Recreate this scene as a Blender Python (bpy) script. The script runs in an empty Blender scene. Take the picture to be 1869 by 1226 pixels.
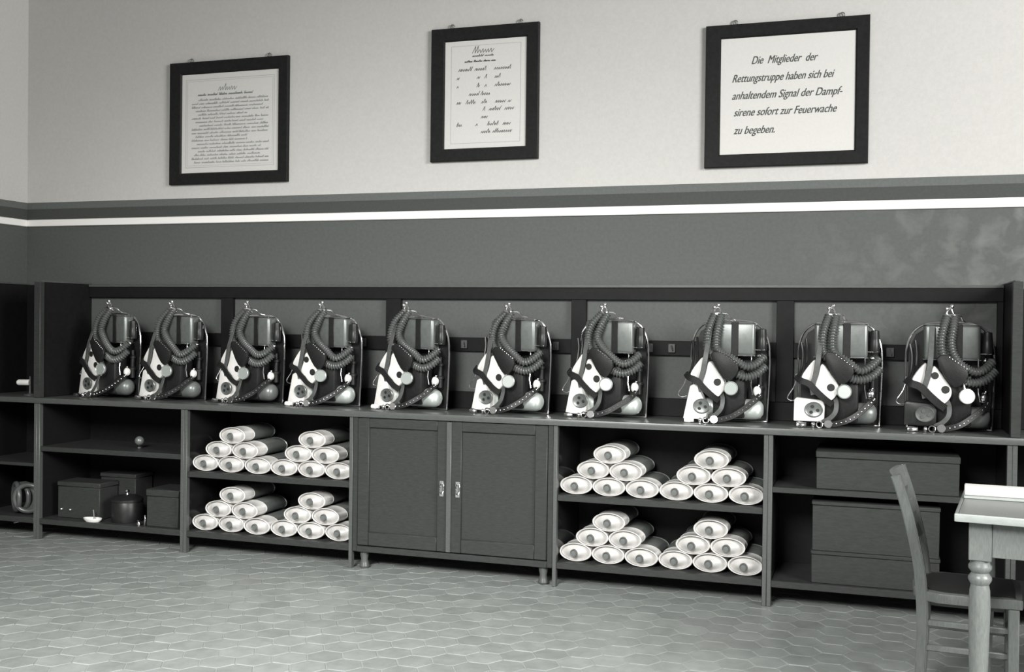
import bpy, bmesh, math, random
from mathutils import Vector, Matrix
R = math.radians
SC = bpy.context.scene
COL = SC.collection

# ---------------------------------------------------------------- camera, light, exposure
F_PX, W_PX = 1978.4, 1869.0
RIGHT = Vector((0.94857244, 0.31632232, 0.01226847))
UP = Vector((-0.01547673, 0.00763198, 0.9998511))
FWD = Vector((-0.31618158, 0.94862108, -0.01213512))
cam_data = bpy.data.cameras.new('camera')
cam_data.sensor_fit = 'HORIZONTAL'
cam_data.sensor_width = 36.0
cam_data.lens = 36.0 * F_PX / W_PX
cam_data.clip_start = 0.05
cam = bpy.data.objects.new('camera', cam_data)
COL.objects.link(cam)
m4 = Matrix((RIGHT, UP, -FWD)).transposed().to_4x4()
m4.translation = Vector((5.15293, -5.70432, 1.44394))
cam.matrix_world = m4
SC.camera = cam

SC.view_settings.view_transform = 'Standard'
SC.view_settings.look = 'None'
SC.view_settings.exposure = 0.0
SC.view_settings.gamma = 1.0
SC.view_settings.use_curve_mapping = False

world = bpy.data.worlds.new('world')
SC.world = world
world.use_nodes = True
bgn = world.node_tree.nodes['Background']
bgn.inputs[0].default_value = (1.0, 1.0, 0.99, 1)
bgn.inputs[1].default_value = 0.20


def area_light(name, loc, target, sx, sy, watts, spread=180):
    d = bpy.data.lights.new(name, 'AREA')
    d.shape = 'RECTANGLE'
    d.size, d.size_y, d.energy = sx, sy, watts
    d.color = (1.0, 0.99, 0.965)
    d.spread = R(spread)
    o = bpy.data.objects.new(name, d)
    COL.objects.link(o)
    o.location = loc
    o.rotation_euler = (Vector(target) - Vector(loc)).to_track_quat('-Z', 'Y').to_euler()
    return o


area_light('window_daylight_side', (9.2, -3.9, 3.1), (2.6, 0.2, 1.6), 2.4, 2.2, 540)
area_light('fill_light_front', (3.2, -6.8, 3.9), (2.8, -2.5, 0.0), 2.4, 1.6, 220, 78)  # added fill behind the camera, also lays the bright pool on the floor

# ---------------------------------------------------------------- materials


def mat(name, v, rough=0.5, metal=0.0, tint=(1, 1, 1), noise=0.0, nscale=40.0, bump=0.0, bscale=200.0, spec=0.5, coat=0.0, stretch=None):
    m = bpy.data.materials.new(name)
    m.use_nodes = True
    nt = m.node_tree
    b = nt.nodes['Principled BSDF']
    c = (v * tint[0], v * tint[1], v * tint[2], 1)
    b.inputs['Base Color'].default_value = c
    b.inputs['Roughness'].default_value = rough
    b.inputs['Metallic'].default_value = metal
    b.inputs['Specular IOR Level'].default_value = spec
    if coat:
        b.inputs['Coat Weight'].default_value = coat
        b.inputs['Coat Roughness'].default_value = 0.15
    tc = nt.nodes.new('ShaderNodeTexCoord')
    src = tc.outputs['Object']
    if stretch:
        mp = nt.nodes.new('ShaderNodeMapping')
        mp.inputs['Scale'].default_value = stretch
        nt.links.new(src, mp.inputs['Vector'])
        src = mp.outputs['Vector']
    if noise:
        n = nt.nodes.new('ShaderNodeTexNoise')
        n.inputs['Scale'].default_value = nscale
        n.inputs['Detail'].default_value = 5
        n.inputs['Roughness'].default_value = 0.7
        nt.links.new(src, n.inputs['Vector'])
        rmp = nt.nodes.new('ShaderNodeMapRange')
        rmp.inputs['From Min'].default_value = 0.3
        rmp.inputs['From Max'].default_value = 0.7
        rmp.inputs['To Min'].default_value = 1 - noise
        rmp.inputs['To Max'].default_value = 1 + noise
        nt.links.new(n.outputs['Fac'], rmp.inputs['Value'])
        mx = nt.nodes.new('ShaderNodeVectorMath')
        mx.operation = 'SCALE'
        mx.inputs[0].default_value = c[:3]
        nt.links.new(rmp.outputs['Result'], mx.inputs['Scale'])
        nt.links.new(mx.outputs['Vector'], b.inputs['Base Color'])
    if bump:
        n2 = nt.nodes.new('ShaderNodeTexNoise')
        n2.inputs['Scale'].default_value = bscale
        n2.inputs['Detail'].default_value = 3
        nt.links.new(src, n2.inputs['Vector'])
        bp = nt.nodes.new('ShaderNodeBump')
        bp.inputs['Strength'].default_value = bump
        bp.inputs['Distance'].default_value = 0.004
        nt.links.new(n2.outputs['Fac'], bp.inputs['Height'])
        nt.links.new(bp.outputs['Normal'], b.inputs['Normal'])
    return m


DK = (0.93, 1.0, 0.96)
WM = (1.0, 0.985, 0.95)
M = {}
M['plaster'] = mat('pale_plaster', 0.52, 0.9, tint=WM, noise=0.05, nscale=55, bump=0.12, spec=0.2)
M['band'] = mat('dark_painted_band', 0.060, 0.7, tint=DK, noise=0.12, nscale=60, spec=0.3)
M['band_mid'] = mat('grey_painted_band', 0.12, 0.7, tint=DK, noise=0.12, nscale=60, spec=0.3)
M['trim'] = mat('white_painted_moulding', 0.86, 0.5, tint=WM)
M['wood'] = mat('dark_varnished_wood', 0.036, 0.42, tint=DK, noise=0.22, nscale=26, stretch=(1, 1, 6), spec=0.28)
M['wood_edge'] = mat('worktop_and_lit_edge_wood', 0.082, 0.33, tint=DK, noise=0.18, nscale=30, stretch=(1, 6, 6), spec=0.6)  # worktop wood; on posts and ledges the lighter tone paints lit edges
M['wood_black_and_shade'] = mat('black_wood_with_shade', 0.010, 0.5, tint=DK, noise=0.2, nscale=30, spec=0.15)  # dark framework wood; on shelf back boards the tone paints interior shade
M['wood_polish_shade'] = mat('polished_shaded_wood', 0.012, 0.10, tint=DK, spec=0.5)  # polished side panels, darkened to paint the shade inside the bays
M['wood_box'] = mat('plain_crate_wood', 0.036, 0.5, tint=DK, noise=0.2, nscale=25, stretch=(1, 5, 5), spec=0.2)
M['wood_pale'] = mat('pale_scrubbed_wood', 0.42, 0.4, tint=DK, noise=0.12, nscale=30, stretch=(1, 6, 6), spec=0.5)
M['wood_chair'] = mat('brown_chair_wood', 0.105, 0.36, tint=DK, noise=0.2, nscale=30, stretch=(6, 6, 1), spec=0.4)
M['wood_light'] = mat('light_varnished_wood', 0.17, 0.36, tint=DK, noise=0.2, nscale=30, stretch=(6, 6, 1), spec=0.5)
M['frame'] = mat('black_picture_frame', 0.013, 0.5, tint=DK, noise=0.3, nscale=50, spec=0.12)
M['paper'] = mat('white_paper', 0.60, 0.9, tint=WM, noise=0.03, nscale=90, spec=0.15)
M['ink'] = mat('faded_ink', 0.09, 0.9, tint=DK, spec=0.1)
M['ink_pale'] = mat('pale_ink', 0.36, 0.9, tint=DK, spec=0.1)
M['nickel'] = mat('nickel_metal', 0.78, 0.16, 1.0)
M['steel'] = mat('grey_sheet_metal', 0.20, 0.36, 0.55, tint=DK, noise=0.12, nscale=30)
M['dark_steel'] = mat('dark_sheet_metal', 0.028, 0.4, 0.5, tint=DK, noise=0.2, nscale=40)
M['rubber'] = mat('ribbed_rubber', 0.085, 0.30, tint=DK, spec=0.6)
M['leather'] = mat('dark_leather', 0.014, 0.45, tint=DK, noise=0.3, nscale=60, bump=0.2, spec=0.28)
M['leather_grey'] = mat('grey_leather', 0.075, 0.5, tint=DK, noise=0.25, nscale=60)
M['white'] = mat('white_enamel', 0.80, 0.35, tint=WM, noise=0.04, nscale=30)
M['canvas'] = mat('white_canvas', 0.78, 0.75, tint=WM, noise=0.06, nscale=60, bump=0.15)
M['satin'] = mat('satin_nickel', 0.72, 0.42, 0.6, tint=DK)
M['gauge'] = mat('grey_gauge_metal', 0.50, 0.34, 0.55, tint=DK)
M['hole'] = mat('dark_opening', 0.012, 0.6, tint=DK)
M['tin'] = mat('grey_tin', 0.19, 0.36, 0.35, tint=DK, noise=0.15, nscale=30)
M['cap_white'] = mat('white_lacquered_tin', 0.66, 0.34, 0.0, tint=WM, noise=0.06, nscale=25)
M['face'] = mat('off_white_lacquer', 0.50, 0.38, tint=WM, noise=0.14, nscale=22)
M['boss'] = mat('grey_lacquered_boss', 0.13, 0.45, tint=DK)

# dado paint with scuffed patches towards the far end of the wall


def dado_mat():
    m = mat('grey_dado_paint', 0.088, 0.62, tint=DK, noise=0.10, nscale=48, spec=0.35, bump=0.08)
    nt = m.node_tree
    b = nt.nodes['Principled BSDF']
    base = b.inputs['Base Color'].links[0].from_socket
    tc = nt.nodes.new('ShaderNodeTexCoord')
    sp = nt.nodes.new('ShaderNodeSeparateXYZ')
    nt.links.new(tc.outputs['Object'], sp.inputs[0])
    mr = nt.nodes.new('ShaderNodeMapRange')
    mr.inputs['From Min'].default_value = 4.6
    mr.inputs['From Max'].default_value = 6.0
    nt.links.new(sp.outputs['X'], mr.inputs['Value'])
    n = nt.nodes.new('ShaderNodeTexNoise')
    n.inputs['Scale'].default_value = 8.0
    n.inputs['Detail'].default_value = 7
    n.inputs['Distortion'].default_value = 0.6
    nt.links.new(tc.outputs['Object'], n.inputs['Vector'])
    m2 = nt.nodes.new('ShaderNodeMapRange')
    m2.inputs['From Min'].default_value = 0.46
    m2.inputs['From Max'].default_value = 0.72
    nt.links.new(n.outputs['Fac'], m2.inputs['Value'])
    mul = nt.nodes.new('ShaderNodeMath')
    mul.operation = 'MULTIPLY'
    nt.links.new(mr.outputs['Result'], mul.inputs[0])
    nt.links.new(m2.outputs['Result'], mul.inputs[1])
    mix = nt.nodes.new('ShaderNodeMix')
    mix.data_type = 'RGBA'
    mul2 = nt.nodes.new('ShaderNodeMath')
    mul2.operation = 'MULTIPLY'
    mul2.inputs[1].default_value = 0.42
    nt.links.new(mul.outputs[0], mul2.inputs[0])
    nt.links.new(mul2.outputs[0], mix.inputs['Factor'])
    nt.links.new(base, mix.inputs['A'])
    mix.inputs['B'].default_value = (0.26, 0.27, 0.255, 1)
    nt.links.new(mix.outputs['Result'], b.inputs['Base Color'])
    return m


M['dado'] = dado_mat()


def tile_mat():
    m = mat('grey_hexagon_tile', 0.26, 0.36, tint=DK, noise=0.16, nscale=9, spec=0.5, bump=0.10)
    nt = m.node_tree
    b = nt.nodes['Principled BSDF']
    base = b.inputs['Base Color'].links[0].from_socket
    at = nt.nodes.new('ShaderNodeAttribute')
    at.attribute_name = 'tone'
    sc = nt.nodes.new('ShaderNodeVectorMath')
    sc.operation = 'SCALE'
    nt.links.new(base, sc.inputs[0])
    nt.links.new(at.outputs['Fac'], sc.inputs['Scale'])
    nt.links.new(sc.outputs['Vector'], b.inputs['Base Color'])
    return m


M['tile'] = tile_mat()
M['grout'] = mat('pale_grout', 0.38, 0.5, tint=DK, noise=0.1, nscale=30)

# ---------------------------------------------------------------- mesh helpers


def box(bm, x0, x1, y0, y1, z0, z1, bev=0.0, seg=1, mtx=None):
    t = bmesh.new()
    mt = Matrix.Translation(((x0 + x1) / 2, (y0 + y1) / 2, (z0 + z1) / 2)) @ Matrix.Diagonal((x1 - x0, y1 - y0, z1 - z0, 1))
    bmesh.ops.create_cube(t, size=1.0, matrix=mt)
    if bev:
        bmesh.ops.bevel(t, geom=t.edges[:], offset=bev, segments=seg, affect='EDGES', profile=0.5)
    merge(bm, t, mtx)


def merge(bm, t, mtx=None):
    if mtx is not None:
        bmesh.ops.transform(t, matrix=mtx, verts=t.verts[:])
    me = bpy.data.meshes.new('tmp')
    t.to_mesh(me)
    t.free()
    bm.from_mesh(me)
    bpy.data.meshes.remove(me)


def lathe(bm, prof, mtx=None, seg=24, sx=1.0, sy=1.0):
    """profile [(r, h)] turned about the z axis, optionally squashed to an oval"""
    rings = []
    t = bmesh.new()
    for r, h in prof:
        if r < 1e-6:
            rings.append([t.verts.new((0, 0, h))])
        else:
            rings.append([t.verts.new((r * sx * math.cos(2 * math.pi * k / seg), r * sy * math.sin(2 * math.pi * k / seg), h)) for k in range(seg)])
    for a, b in zip(rings, rings[1:]):
        if len(a) == 1 and len(b) == 1:
            continue
        for k in range(seg):
            k2 = (k + 1) % seg
            if len(a) == 1:
                t.faces.new((a[0], b[k2], b[k]))
            elif len(b) == 1:
                t.faces.new((a[k], a[k2], b[0]))
            else:
                t.faces.new((a[k], a[k2], b[k2], b[k]))
    bmesh.ops.recalc_face_normals(t, faces=t.faces[:])
    merge(bm, t, mtx)


def along(p, d):
    """matrix that carries the z axis to direction d at point p"""
    q = Vector(d).to_track_quat('Z', 'Y').to_matrix().to_4x4()
    q.translation = Vector(p)
    return q


def spline(pts, n=8):
    P = [Vector(p) for p in pts]
    P = [P[0] * 2 - P[1]] + P + [P[-1] * 2 - P[-2]]
    out = []
    for i in range(1, len(P) - 2):
        a, b, c, d = P[i - 1:i + 3]
        for k in range(n):
            t = k / n
            out.append(0.5 * ((2 * b) + (c - a) * t + (2 * a - 5 * b + 4 * c - d) * t * t + (3 * b - a - 3 * c + d) * t ** 3))
    out.append(P[-2].copy())
    return out


def resample(pts, step):
    out = [pts[0].copy()]
    acc = 0.0
    for a, b in zip(pts, pts[1:]):
        L = (b - a).length
        pos = 0.0
        while acc + (L - pos) >= step and L > 0:
            pos += step - acc
            out.append(a.lerp(b, pos / L))
            acc = 0.0
        acc += L - pos
    if (out[-1] - pts[-1]).length > step * 0.3:
        out.append(pts[-1].copy())
    return out


def tube(bm, pts, rad, seg=10, closed=False):
    P = [Vector(p) for p in pts]
    n = len(P)
    rf = rad if callable(rad) else (lambda i: rad)
    tang = []
    for i in range(n):
        if closed:
            tang.append((P[(i + 1) % n] - P[i - 1]).normalized())
        else:
            tang.append((P[min(i + 1, n - 1)] - P[max(i - 1, 0)]).normalized())
    nv = tang[0].orthogonal().normalized()
    t = bmesh.new()
    rings = []
    for i in range(n):
        nv = (nv - tang[i] * nv.dot(tang[i])).normalized()
        bv = tang[i].cross(nv)
        r = rf(i)
        rings.append([t.verts.new(P[i] + (nv * math.cos(2 * math.pi * k / seg) + bv * math.sin(2 * math.pi * k / seg)) * r) for k in range(seg)])
    for i in range(n if closed else n - 1):
        a, b = rings[i], rings[(i + 1) % n]
        for k in range(seg):
            t.faces.new((a[k], a[(k + 1) % seg], b[(k + 1) % seg], b[k]))
    if not closed:
        t.faces.new(rings[0][::-1])
        t.faces.new(rings[-1])
    bmesh.ops.recalc_face_normals(t, faces=t.faces[:])
    merge(bm, t)


def hose(bm, pts, r, pitch=0.0148, depth=0.0075, seg=12):
    P = resample(spline(pts, 16), pitch / 5)
    wave = (0.0, -0.25, -0.9, -0.9, -0.25)
    tube(bm, P, lambda i: r + depth * wave[i % 5], seg)


def ribbon(bm, pts, width, thick, normal=(0, -1, 0), n=6):
    """flat strap that follows pts, its face turned towards normal"""
    P = spline(pts, n)
    N = Vector(normal)
    t = bmesh.new()
    rings = []
    for i in range(len(P)):
        tg = (P[min(i + 1, len(P) - 1)] - P[max(i - 1, 0)]).normalized()
        w = tg.cross(N).normalized()
        nn = w.cross(tg).normalized()
        q = P[i]
        h, k = w * (width / 2), nn * (thick / 2)
        rings.append([t.verts.new(q + h * 0.9 + k), t.verts.new(q + h), t.verts.new(q + h * 0.9 - k), t.verts.new(q - h * 0.9 - k), t.verts.new(q - h), t.verts.new(q - h * 0.9 + k)])
    for a, b in zip(rings, rings[1:]):
        for k in range(6):
            t.faces.new((a[k], a[(k + 1) % 6], b[(k + 1) % 6], b[k]))
    t.faces.new(rings[0][::-1])
    t.faces.new(rings[-1])
    bmesh.ops.recalc_face_normals(t, faces=t.faces[:])
    merge(bm, t)


def prism(bm, poly, y0, y1, bev=0.0, seg=2, mtx=None):
    """outline in x, z pulled from y0 (front) to y1 (rear)"""
    t = bmesh.new()
    f = t.faces.new([t.verts.new((x, y0, z)) for x, z in poly])
    r = bmesh.ops.extrude_face_region(t, geom=[f])
    bmesh.ops.translate(t, verts=[v for v in r['geom'] if isinstance(v, bmesh.types.BMVert)], vec=(0, y1 - y0, 0))
    bmesh.ops.recalc_face_normals(t, faces=t.faces[:])
    if bev:
        bmesh.ops.bevel(t, geom=t.edges[:], offset=bev, segments=seg, affect='EDGES', profile=0.5, clamp_overlap=True)
    merge(bm, t, mtx)


def smooth_poly(pts, n=4):
    """round an outline"""
    P = [Vector((x, z, 0)) for x, z in pts]
    N = len(P)
    out = []
    for i in range(N):
        a, b, c, d = P[i - 1], P[i], P[(i + 1) % N], P[(i + 2) % N]
        for k in range(n):
            t = k / n
            q = 0.5 * ((2 * b) + (c - a) * t + (2 * a - 5 * b + 4 * c - d) * t * t + (3 * b - a - 3 * c + d) * t ** 3)
            out.append((q.x, q.y))
    return out


def disc(bm, p, d, r, h, seg=20, bev=0.15, sy=1.0):
    b = min(r, h) * bev
    lathe(bm, [(0, 0), (r, 0), (r, h - b), (r - b, h), (0, h)], along(p, d), seg, 1.0, sy)


def ball(bm, p, r, seg=16):
    lathe(bm, [(r * math.sin(math.pi * k / 10), -r * math.cos(math.pi * k / 10)) for k in range(11)], Matrix.Translation(p), seg)


def obj(name, bm, material, parent=None, angle=38):
    me = bpy.data.meshes.new(name)
    bm.to_mesh(me)
    bm.free()
    me.materials.append(M[material] if isinstance(material, str) else material)
    for p in me.polygons:
        p.use_smooth = True
    me.set_sharp_from_angle(angle=R(angle))
    o = bpy.data.objects.new(name, me)
    COL.objects.link(o)
    if parent is not None:
        o.parent = parent
    return o


def nb():
    return bmesh.new()


def tag(o, label, cat, group=None):
    o['label'] = label
    o['category'] = cat
    if group:
        o['group'] = group
    return o


def thing(name, label, cat, loc=(0, 0, 0), rotz=0.0, group=None):
    o = bpy.data.objects.new(name, None)
    o.empty_display_size = 0.05
    COL.objects.link(o)
    o.location = loc
    o.rotation_euler = (0, 0, rotz)
    return tag(o, label, cat, group)


def struct(o):
    o['kind'] = 'structure'
    return o


def bxo(name, material, parent, *a, **k):
    bm = nb()
    box(bm, *a, **k)
    return obj(name, bm, material, parent)


# ---------------------------------------------------------------- the room
Y_WALL, X_LEFT = 0.50, -0.545
X_END, Y_END, Z_TOP = 8.0, -7.0, 3.9
Z1, Z2, Z3, Z4 = 2.080, 2.130, 2.204, 2.250       # white moulding, dark band, grey band


def wall(name, mk):
    """mk(z0, z1) -> four corners of a strip"""
    bm = nb()
    idx = []
    for z0, z1, mi in ((0, Z1, 0), (Z1, Z2, 0), (Z2, Z3, 1), (Z3, Z4, 2), (Z4, Z_TOP, 3)):
        f = bm.faces.new([bm.verts.new(q) for q in mk(z0, z1)])
        f.material_index = mi
    bmesh.ops.remove_doubles(bm, verts=bm.verts[:], dist=1e-5)
    o = obj(name, bm, 'dado')
    for k in ('band', 'band_mid', 'plaster'):
        o.data.materials.append(M[k])
    for p in o.data.polygons:
        p.use_smooth = False
    return struct(o)


wall('wall_back', lambda a, b: [(X_LEFT, Y_WALL, a), (X_END, Y_WALL, a), (X_END, Y_WALL, b), (X_LEFT, Y_WALL, b)])
wall('wall_left', lambda a, b: [(X_LEFT, Y_END, a), (X_LEFT, Y_WALL, a), (X_LEFT, Y_WALL, b), (X_LEFT, Y_END, b)])
struct(bxo('trim_1', 'trim', None, X_LEFT + 0.012, X_END, Y_WALL - 0.014, Y_WALL, Z1, Z2, bev=0.004))
struct(bxo('trim_2', 'trim', None, X_LEFT, X_LEFT + 0.012, Y_END, Y_WALL, Z1, Z2, bev=0.004))


def make_floor():
    rnd = random.Random(4)
    s, gap = 0.086, 0.0018
    bm = nb()
    tone = bm.faces.layers.float.new('tone')
    f = bm.faces.new([bm.verts.new(q) for q in ((X_LEFT, Y_END, -0.003), (X_END, Y_END, -0.003), (X_END, Y_WALL, -0.003), (X_LEFT, Y_WALL, -0.003))])
    f.material_index = 1
    f[tone] = 1.0
    i = 0
    x = X_LEFT
    while x < X_END:
        y = -4.6 + (0.5 * math.sqrt(3) * s if i % 2 else 0)
        while y < Y_WALL - s:
            tx, ty = rnd.gauss(0, 0.012), rnd.gauss(0, 0.012)
            tn = rnd.uniform(0.9, 1.08)
            inner, outer = [], []
            for k in range(6):
                a = math.pi / 3 * k
                c, d = math.cos(a), math.sin(a)
                ro, ri = s - gap, s - gap - 0.0045
                outer.append(bm.verts.new((max(x + ro * c, X_LEFT), y + ro * d, -0.003 + 0.0008)))
                inner.append(bm.verts.new((max(x + ri * c, X_LEFT), y + ri * d, 0.0 + tx * ri * c * 0.5 + ty * ri * d * 0.5)))
            fs = [bm.faces.new(inner)] + [bm.faces.new((outer[k], outer[(k + 1) % 6], inner[(k + 1) % 6], inner[k])) for k in range(6)]
            for q in fs:
                q[tone] = tn
            y += math.sqrt(3) * s
        x += 1.5 * s
        i += 1
    o = obj('floor', bm, 'tile', None, 12)
    o.data.materials.append(M['grout'])
    return struct(o)


make_floor()

# ---------------------------------------------------------------- the long fitment
ZC, ZCB = 0.92, 0.885            # worktop top, underside
tag(bxo('worktop', 'wood_edge', None, X_LEFT + 0.004, 6.9, -0.012, 0.496, ZCB, ZC, bev=0.004, seg=2),
    'long continuous dark wood worktop carrying the ten breathing apparatuses', 'worktop')


def open_unit(label, x0, x1, mids, left_side=True, right_side=True, foot_left=True, foot_right=True):
    u = thing('open_shelf_unit', label, 'shelf unit', ((x0 + x1) / 2, 0.24, 0), 0, 'open shelf units under the worktop')
    w = (x1 - x0) / 2
    y0, y1 = -0.24, 0.25
    t, tp = 0.0225, 0.0225
    for on, sx in ((left_side, -1), (right_side, 1)):
        if on:
            e = sx * w
            bxo('side_panel', 'wood_polish_shade', u, min(e, e - sx * tp), max(e, e - sx * tp), y0 + 0.0305, y1, 0.10, ZCB - 0.001)  # inner shade of the bay is put into this colour
            bxo('post', 'wood_edge', u, min(e, e - sx * t), max(e, e - sx * t), y0 - 0.003, y0 + 0.03, 0.0, ZCB - 0.001, bev=0.002)  # lit front edge put into a lighter colour than the panel
    w1 = w - tp - 0.0005
    bxo('back_board', 'wood_black_and_shade', u, -w1, w1, y1 - 0.012, y1, 0.10, ZCB - 0.001)  # near-black colour stands for shade at the back of the bay
    bxo('bottom_shelf', 'wood', u, -w + t + 0.0005, w - t - 0.0005, y0, y1 - 0.013, 0.100, 0.135, bev=0.002)
    for z, th in mids:
        bxo('shelf', 'wood', u, -w + t + 0.0005, w - t - 0.0005, y0 + 0.004, y1 - 0.013, z - th, z, bev=0.002)
    return u


XA, XB, XC, XD, XE = 0.005, 1.126, 2.283, 3.500, 4.650
XF = 5.797
open_unit('narrow open shelf unit in the corner holding the coiled hose', X_LEFT + 0.004, XA - 0.001, [(0.490, 0.02)], True, True)
open_unit('open shelf unit holding the small tins and the lidded canister', XA, XB - 0.001, [(0.605, 0.032)])
open_unit('open shelf unit of white cartridges between tin shelf and panelled cupboard', XB, XC - 0.001, [(0.503, 0.035)])
open_unit('open shelf unit of white cartridges between panelled cupboard and wooden chests', XD, XE - 0.001, [(0.505, 0.033)])
open_unit('open shelf unit holding the plain wooden chests behind the chair', XE, XF - 0.001, [(0.617, 0.029)])
open_unit('empty open shelf unit at the far right end behind the table', XF, 6.895, [(0.617, 0.029)])

# cupboard with two panelled doors
cb = thing('cupboard', 'dark wood cupboard with two panelled doors between the cartridge shelves', 'cupboard', ((XC + XD) / 2, 0.24, 0))
cw = (XD - XC) / 2 - 0.001
bxo('side_panel', 'wood', cb, -cw, -cw + 0.03, -0.24, 0.25, 0.10, ZCB - 0.001, bev=0.002)
bxo('side_panel', 'wood', cb, cw - 0.03, cw, -0.24, 0.25, 0.10, ZCB - 0.001, bev=0.002)
bxo('back_board', 'wood_black_and_shade', cb, -cw + 0.03, cw - 0.03, 0.238, 0.25, 0.10, ZCB - 0.001)
bxo('bottom_shelf', 'wood', cb, -cw + 0.03, cw - 0.03, -0.245, 0.237, 0.10, 0.135, bev=0.002)
for s in (-1, 1):
    bm = nb()
    lathe(bm, [(0, 0), (0.024, 0), (0.03, 0.012), (0.026, 0.03), (0.02, 0.05), (0.026, 0.08), (0.026, 0.0995), (0, 0.0995)], Matrix.Translation((s * (cw - 0.06), -0.2, 0)), 20)
    obj('foot', bm, 'wood_edge', cb)


def door(x0, x1, hx, lab):
    d = bpy.data.objects.new('door', None)
    bm = nb()
    z0, z1 = 0.14, ZCB - 0.004
    ya, yb = -0.246, -0.222
    st = 0.072
    box(bm, x0, x0 + st, ya, yb, z0, z1, bev=0.004)
    box(bm, x1 - st, x1, ya, yb, z0, z1, bev=0.004)
    box(bm, x0 + st - 0.001, x1 - st + 0.001, ya + 0.0004, yb, z1 - 0.055, z1, bev=0.0038)
    box(bm, x0 + st - 0.001, x1 - st + 0.001, ya + 0.0004, yb, z0, z0 + 0.08, bev=0.0038)
    bpy.data.objects.remove(d)
    d = obj('door', bm, 'wood', cb)
    bxo('panel', 'wood', d, x0 + st - 0.004, x1 - st + 0.004, ya + 0.014, yb + 0.004, z0 + 0.076, z1 - 0.051)
    bm = nb()
    box(bm, hx - 0.013, hx + 0.013, ya - 0.004, ya - 0.0002, 0.455, 0.545, bev=0.0012)
    tube(bm, spline([(hx, ya - 0.003, 0.47), (hx, ya - 0.022, 0.482), (hx, ya - 0.024, 0.5), (hx, ya - 0.022, 0.518), (hx, ya - 0.003, 0.53)], 5), 0.005, 8)
    h = obj('handle', bm, 'nickel', d)
    h['label'] = 'bright metal pull handle'
    return d


seam = 2.888 - (XC + XD) / 2
door(-cw + 0.032, seam - 0.002, seam - 0.043, '')
dr = door(seam + 0.003, cw - 0.032, seam + 0.054, '')
bm = nb()
box(bm, seam - 0.014, seam + 0.016, -0.256, -0.2465, 0.142, ZCB - 0.006, bev=0.003)
obj('cover_strip', bm, 'wood_edge', dr)

# open panelled framework behind the apparatus, with its end panels
ZT = 1.672
fr = thing('back_framework', 'dark wood framework of rails standing on the worktop against the grey wall', 'framework', (2.9, 0.48, ZC))
ya, yb = -0.012, 0.0185


def rail(name, x0, x1, z0, z1, y_0=ya, m='wood_black_and_shade'):
    return bxo(name, m, fr, x0 - 2.9, x1 - 2.9, y_0, yb, z0 - ZC, z1 - ZC, bev=0.002)


rail('top_rail', 0.018, 5.795, 1.585, 1.655)
rail('ledge', 0.018, 5.795, 1.6555, ZT, ya - 0.008, 'wood_edge')  # lighter colour paints the lit line along the top
rail('middle_rail', 0.018, 5.795, 1.268, 1.352, ya + 0.008)
rail('bottom_rail', 0.018, 5.795, ZC + 0.0005, 1.022)
for a, b in ((1.072, 1.160), (2.264, 2.364), (3.462, 3.552), (4.642, 4.735), (5.765, 5.795)):
    rail('stile', a, b, 1.0225, 1.5845, ya - 0.002)
for x in (0.33, 0.78, 1.33, 1.72, 2.11, 2.79, 3.37, 3.93, 4.06, 5.24):
    bm = nb()
    box(bm, x - 2.9 - 0.02, x - 2.9 + 0.02, ya - 0.006, ya + 0.0078, 1.285 - ZC, 1.335 - ZC, bev=0.002)
    tube(bm, spline([(x - 2.9, ya - 0.005, 1.325 - ZC), (x - 2.9 + 0.004, ya - 0.022, 1.31 - ZC), (x - 2.9 + 0.006, ya - 0.024, 1.298 - ZC)], 4), 0.004, 6)
    obj('clip', bm, 'leather_grey', fr)


def end_panel(label, x0, x1, px0, px1):
    e = thing('end_panel', label, 'end panel', ((x0 + x1) / 2, 0.24, ZC), 0, 'upright boards closing the ends above the worktop')
    c = (x0 + x1) / 2
    bxo('board', 'wood_black_and_shade', e, x0 - c, x1 - c, -0.205, 0.256, 0.0006, ZT - ZC, bev=0.002)
    bxo('post', 'wood', e, px0 - c, px1 - c, -0.246, -0.2055, 0.0006, ZT - ZC, bev=0.003)
    bxo('cap_strip', 'wood_edge', e, x0 - c, x1 - c, -0.205, 0.256, ZT - ZC + 0.0005, ZT - ZC + 0.009, bev=0.002)  # lit thin top edge of the board, painted by a lighter strip


end_panel('dark end board with front post nearest the corner of the room', -0.008, 0.016, -0.022, 0.028)
end_panel('dark end board with front post at the right end above the chests', 5.797, 5.822, 5.785, 5.832)
cbk = thing('corner_panelling', 'dark boards lining the narrow corner bay above the worktop', 'panelling', (-0.28, 0.48, ZC))
bxo('back_board', 'wood_black_and_shade', cbk, -0.245, 0.27, 0.0, 0.018, 0.0006, ZT - ZC - 0.002, bev=0.002)
bxo('wall_board', 'wood_black_and_shade', cbk, -0.263, -0.2455, -2.2, 0.018, 0.0006, ZT - ZC - 0.002, bev=0.002)
bxo('ledge', 'wood_edge', cbk, -0.264, -0.240, -2.2, 0.018, ZT - ZC - 0.0018, ZT - ZC + 0.008, bev=0.002)
bb = thing('bay_board', 'dark board closing the bay beyond the last end panel', 'panelling', (6.36, 0.48, ZC))
bxo('back_board', 'wood_black_and_shade', bb, -0.535, 0.53, 0.0, 0.018, 0.0006, ZT - ZC - 0.02, bev=0.002)

# ---------------------------------------------------------------- framed notices
RND = random.Random(11)


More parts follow.
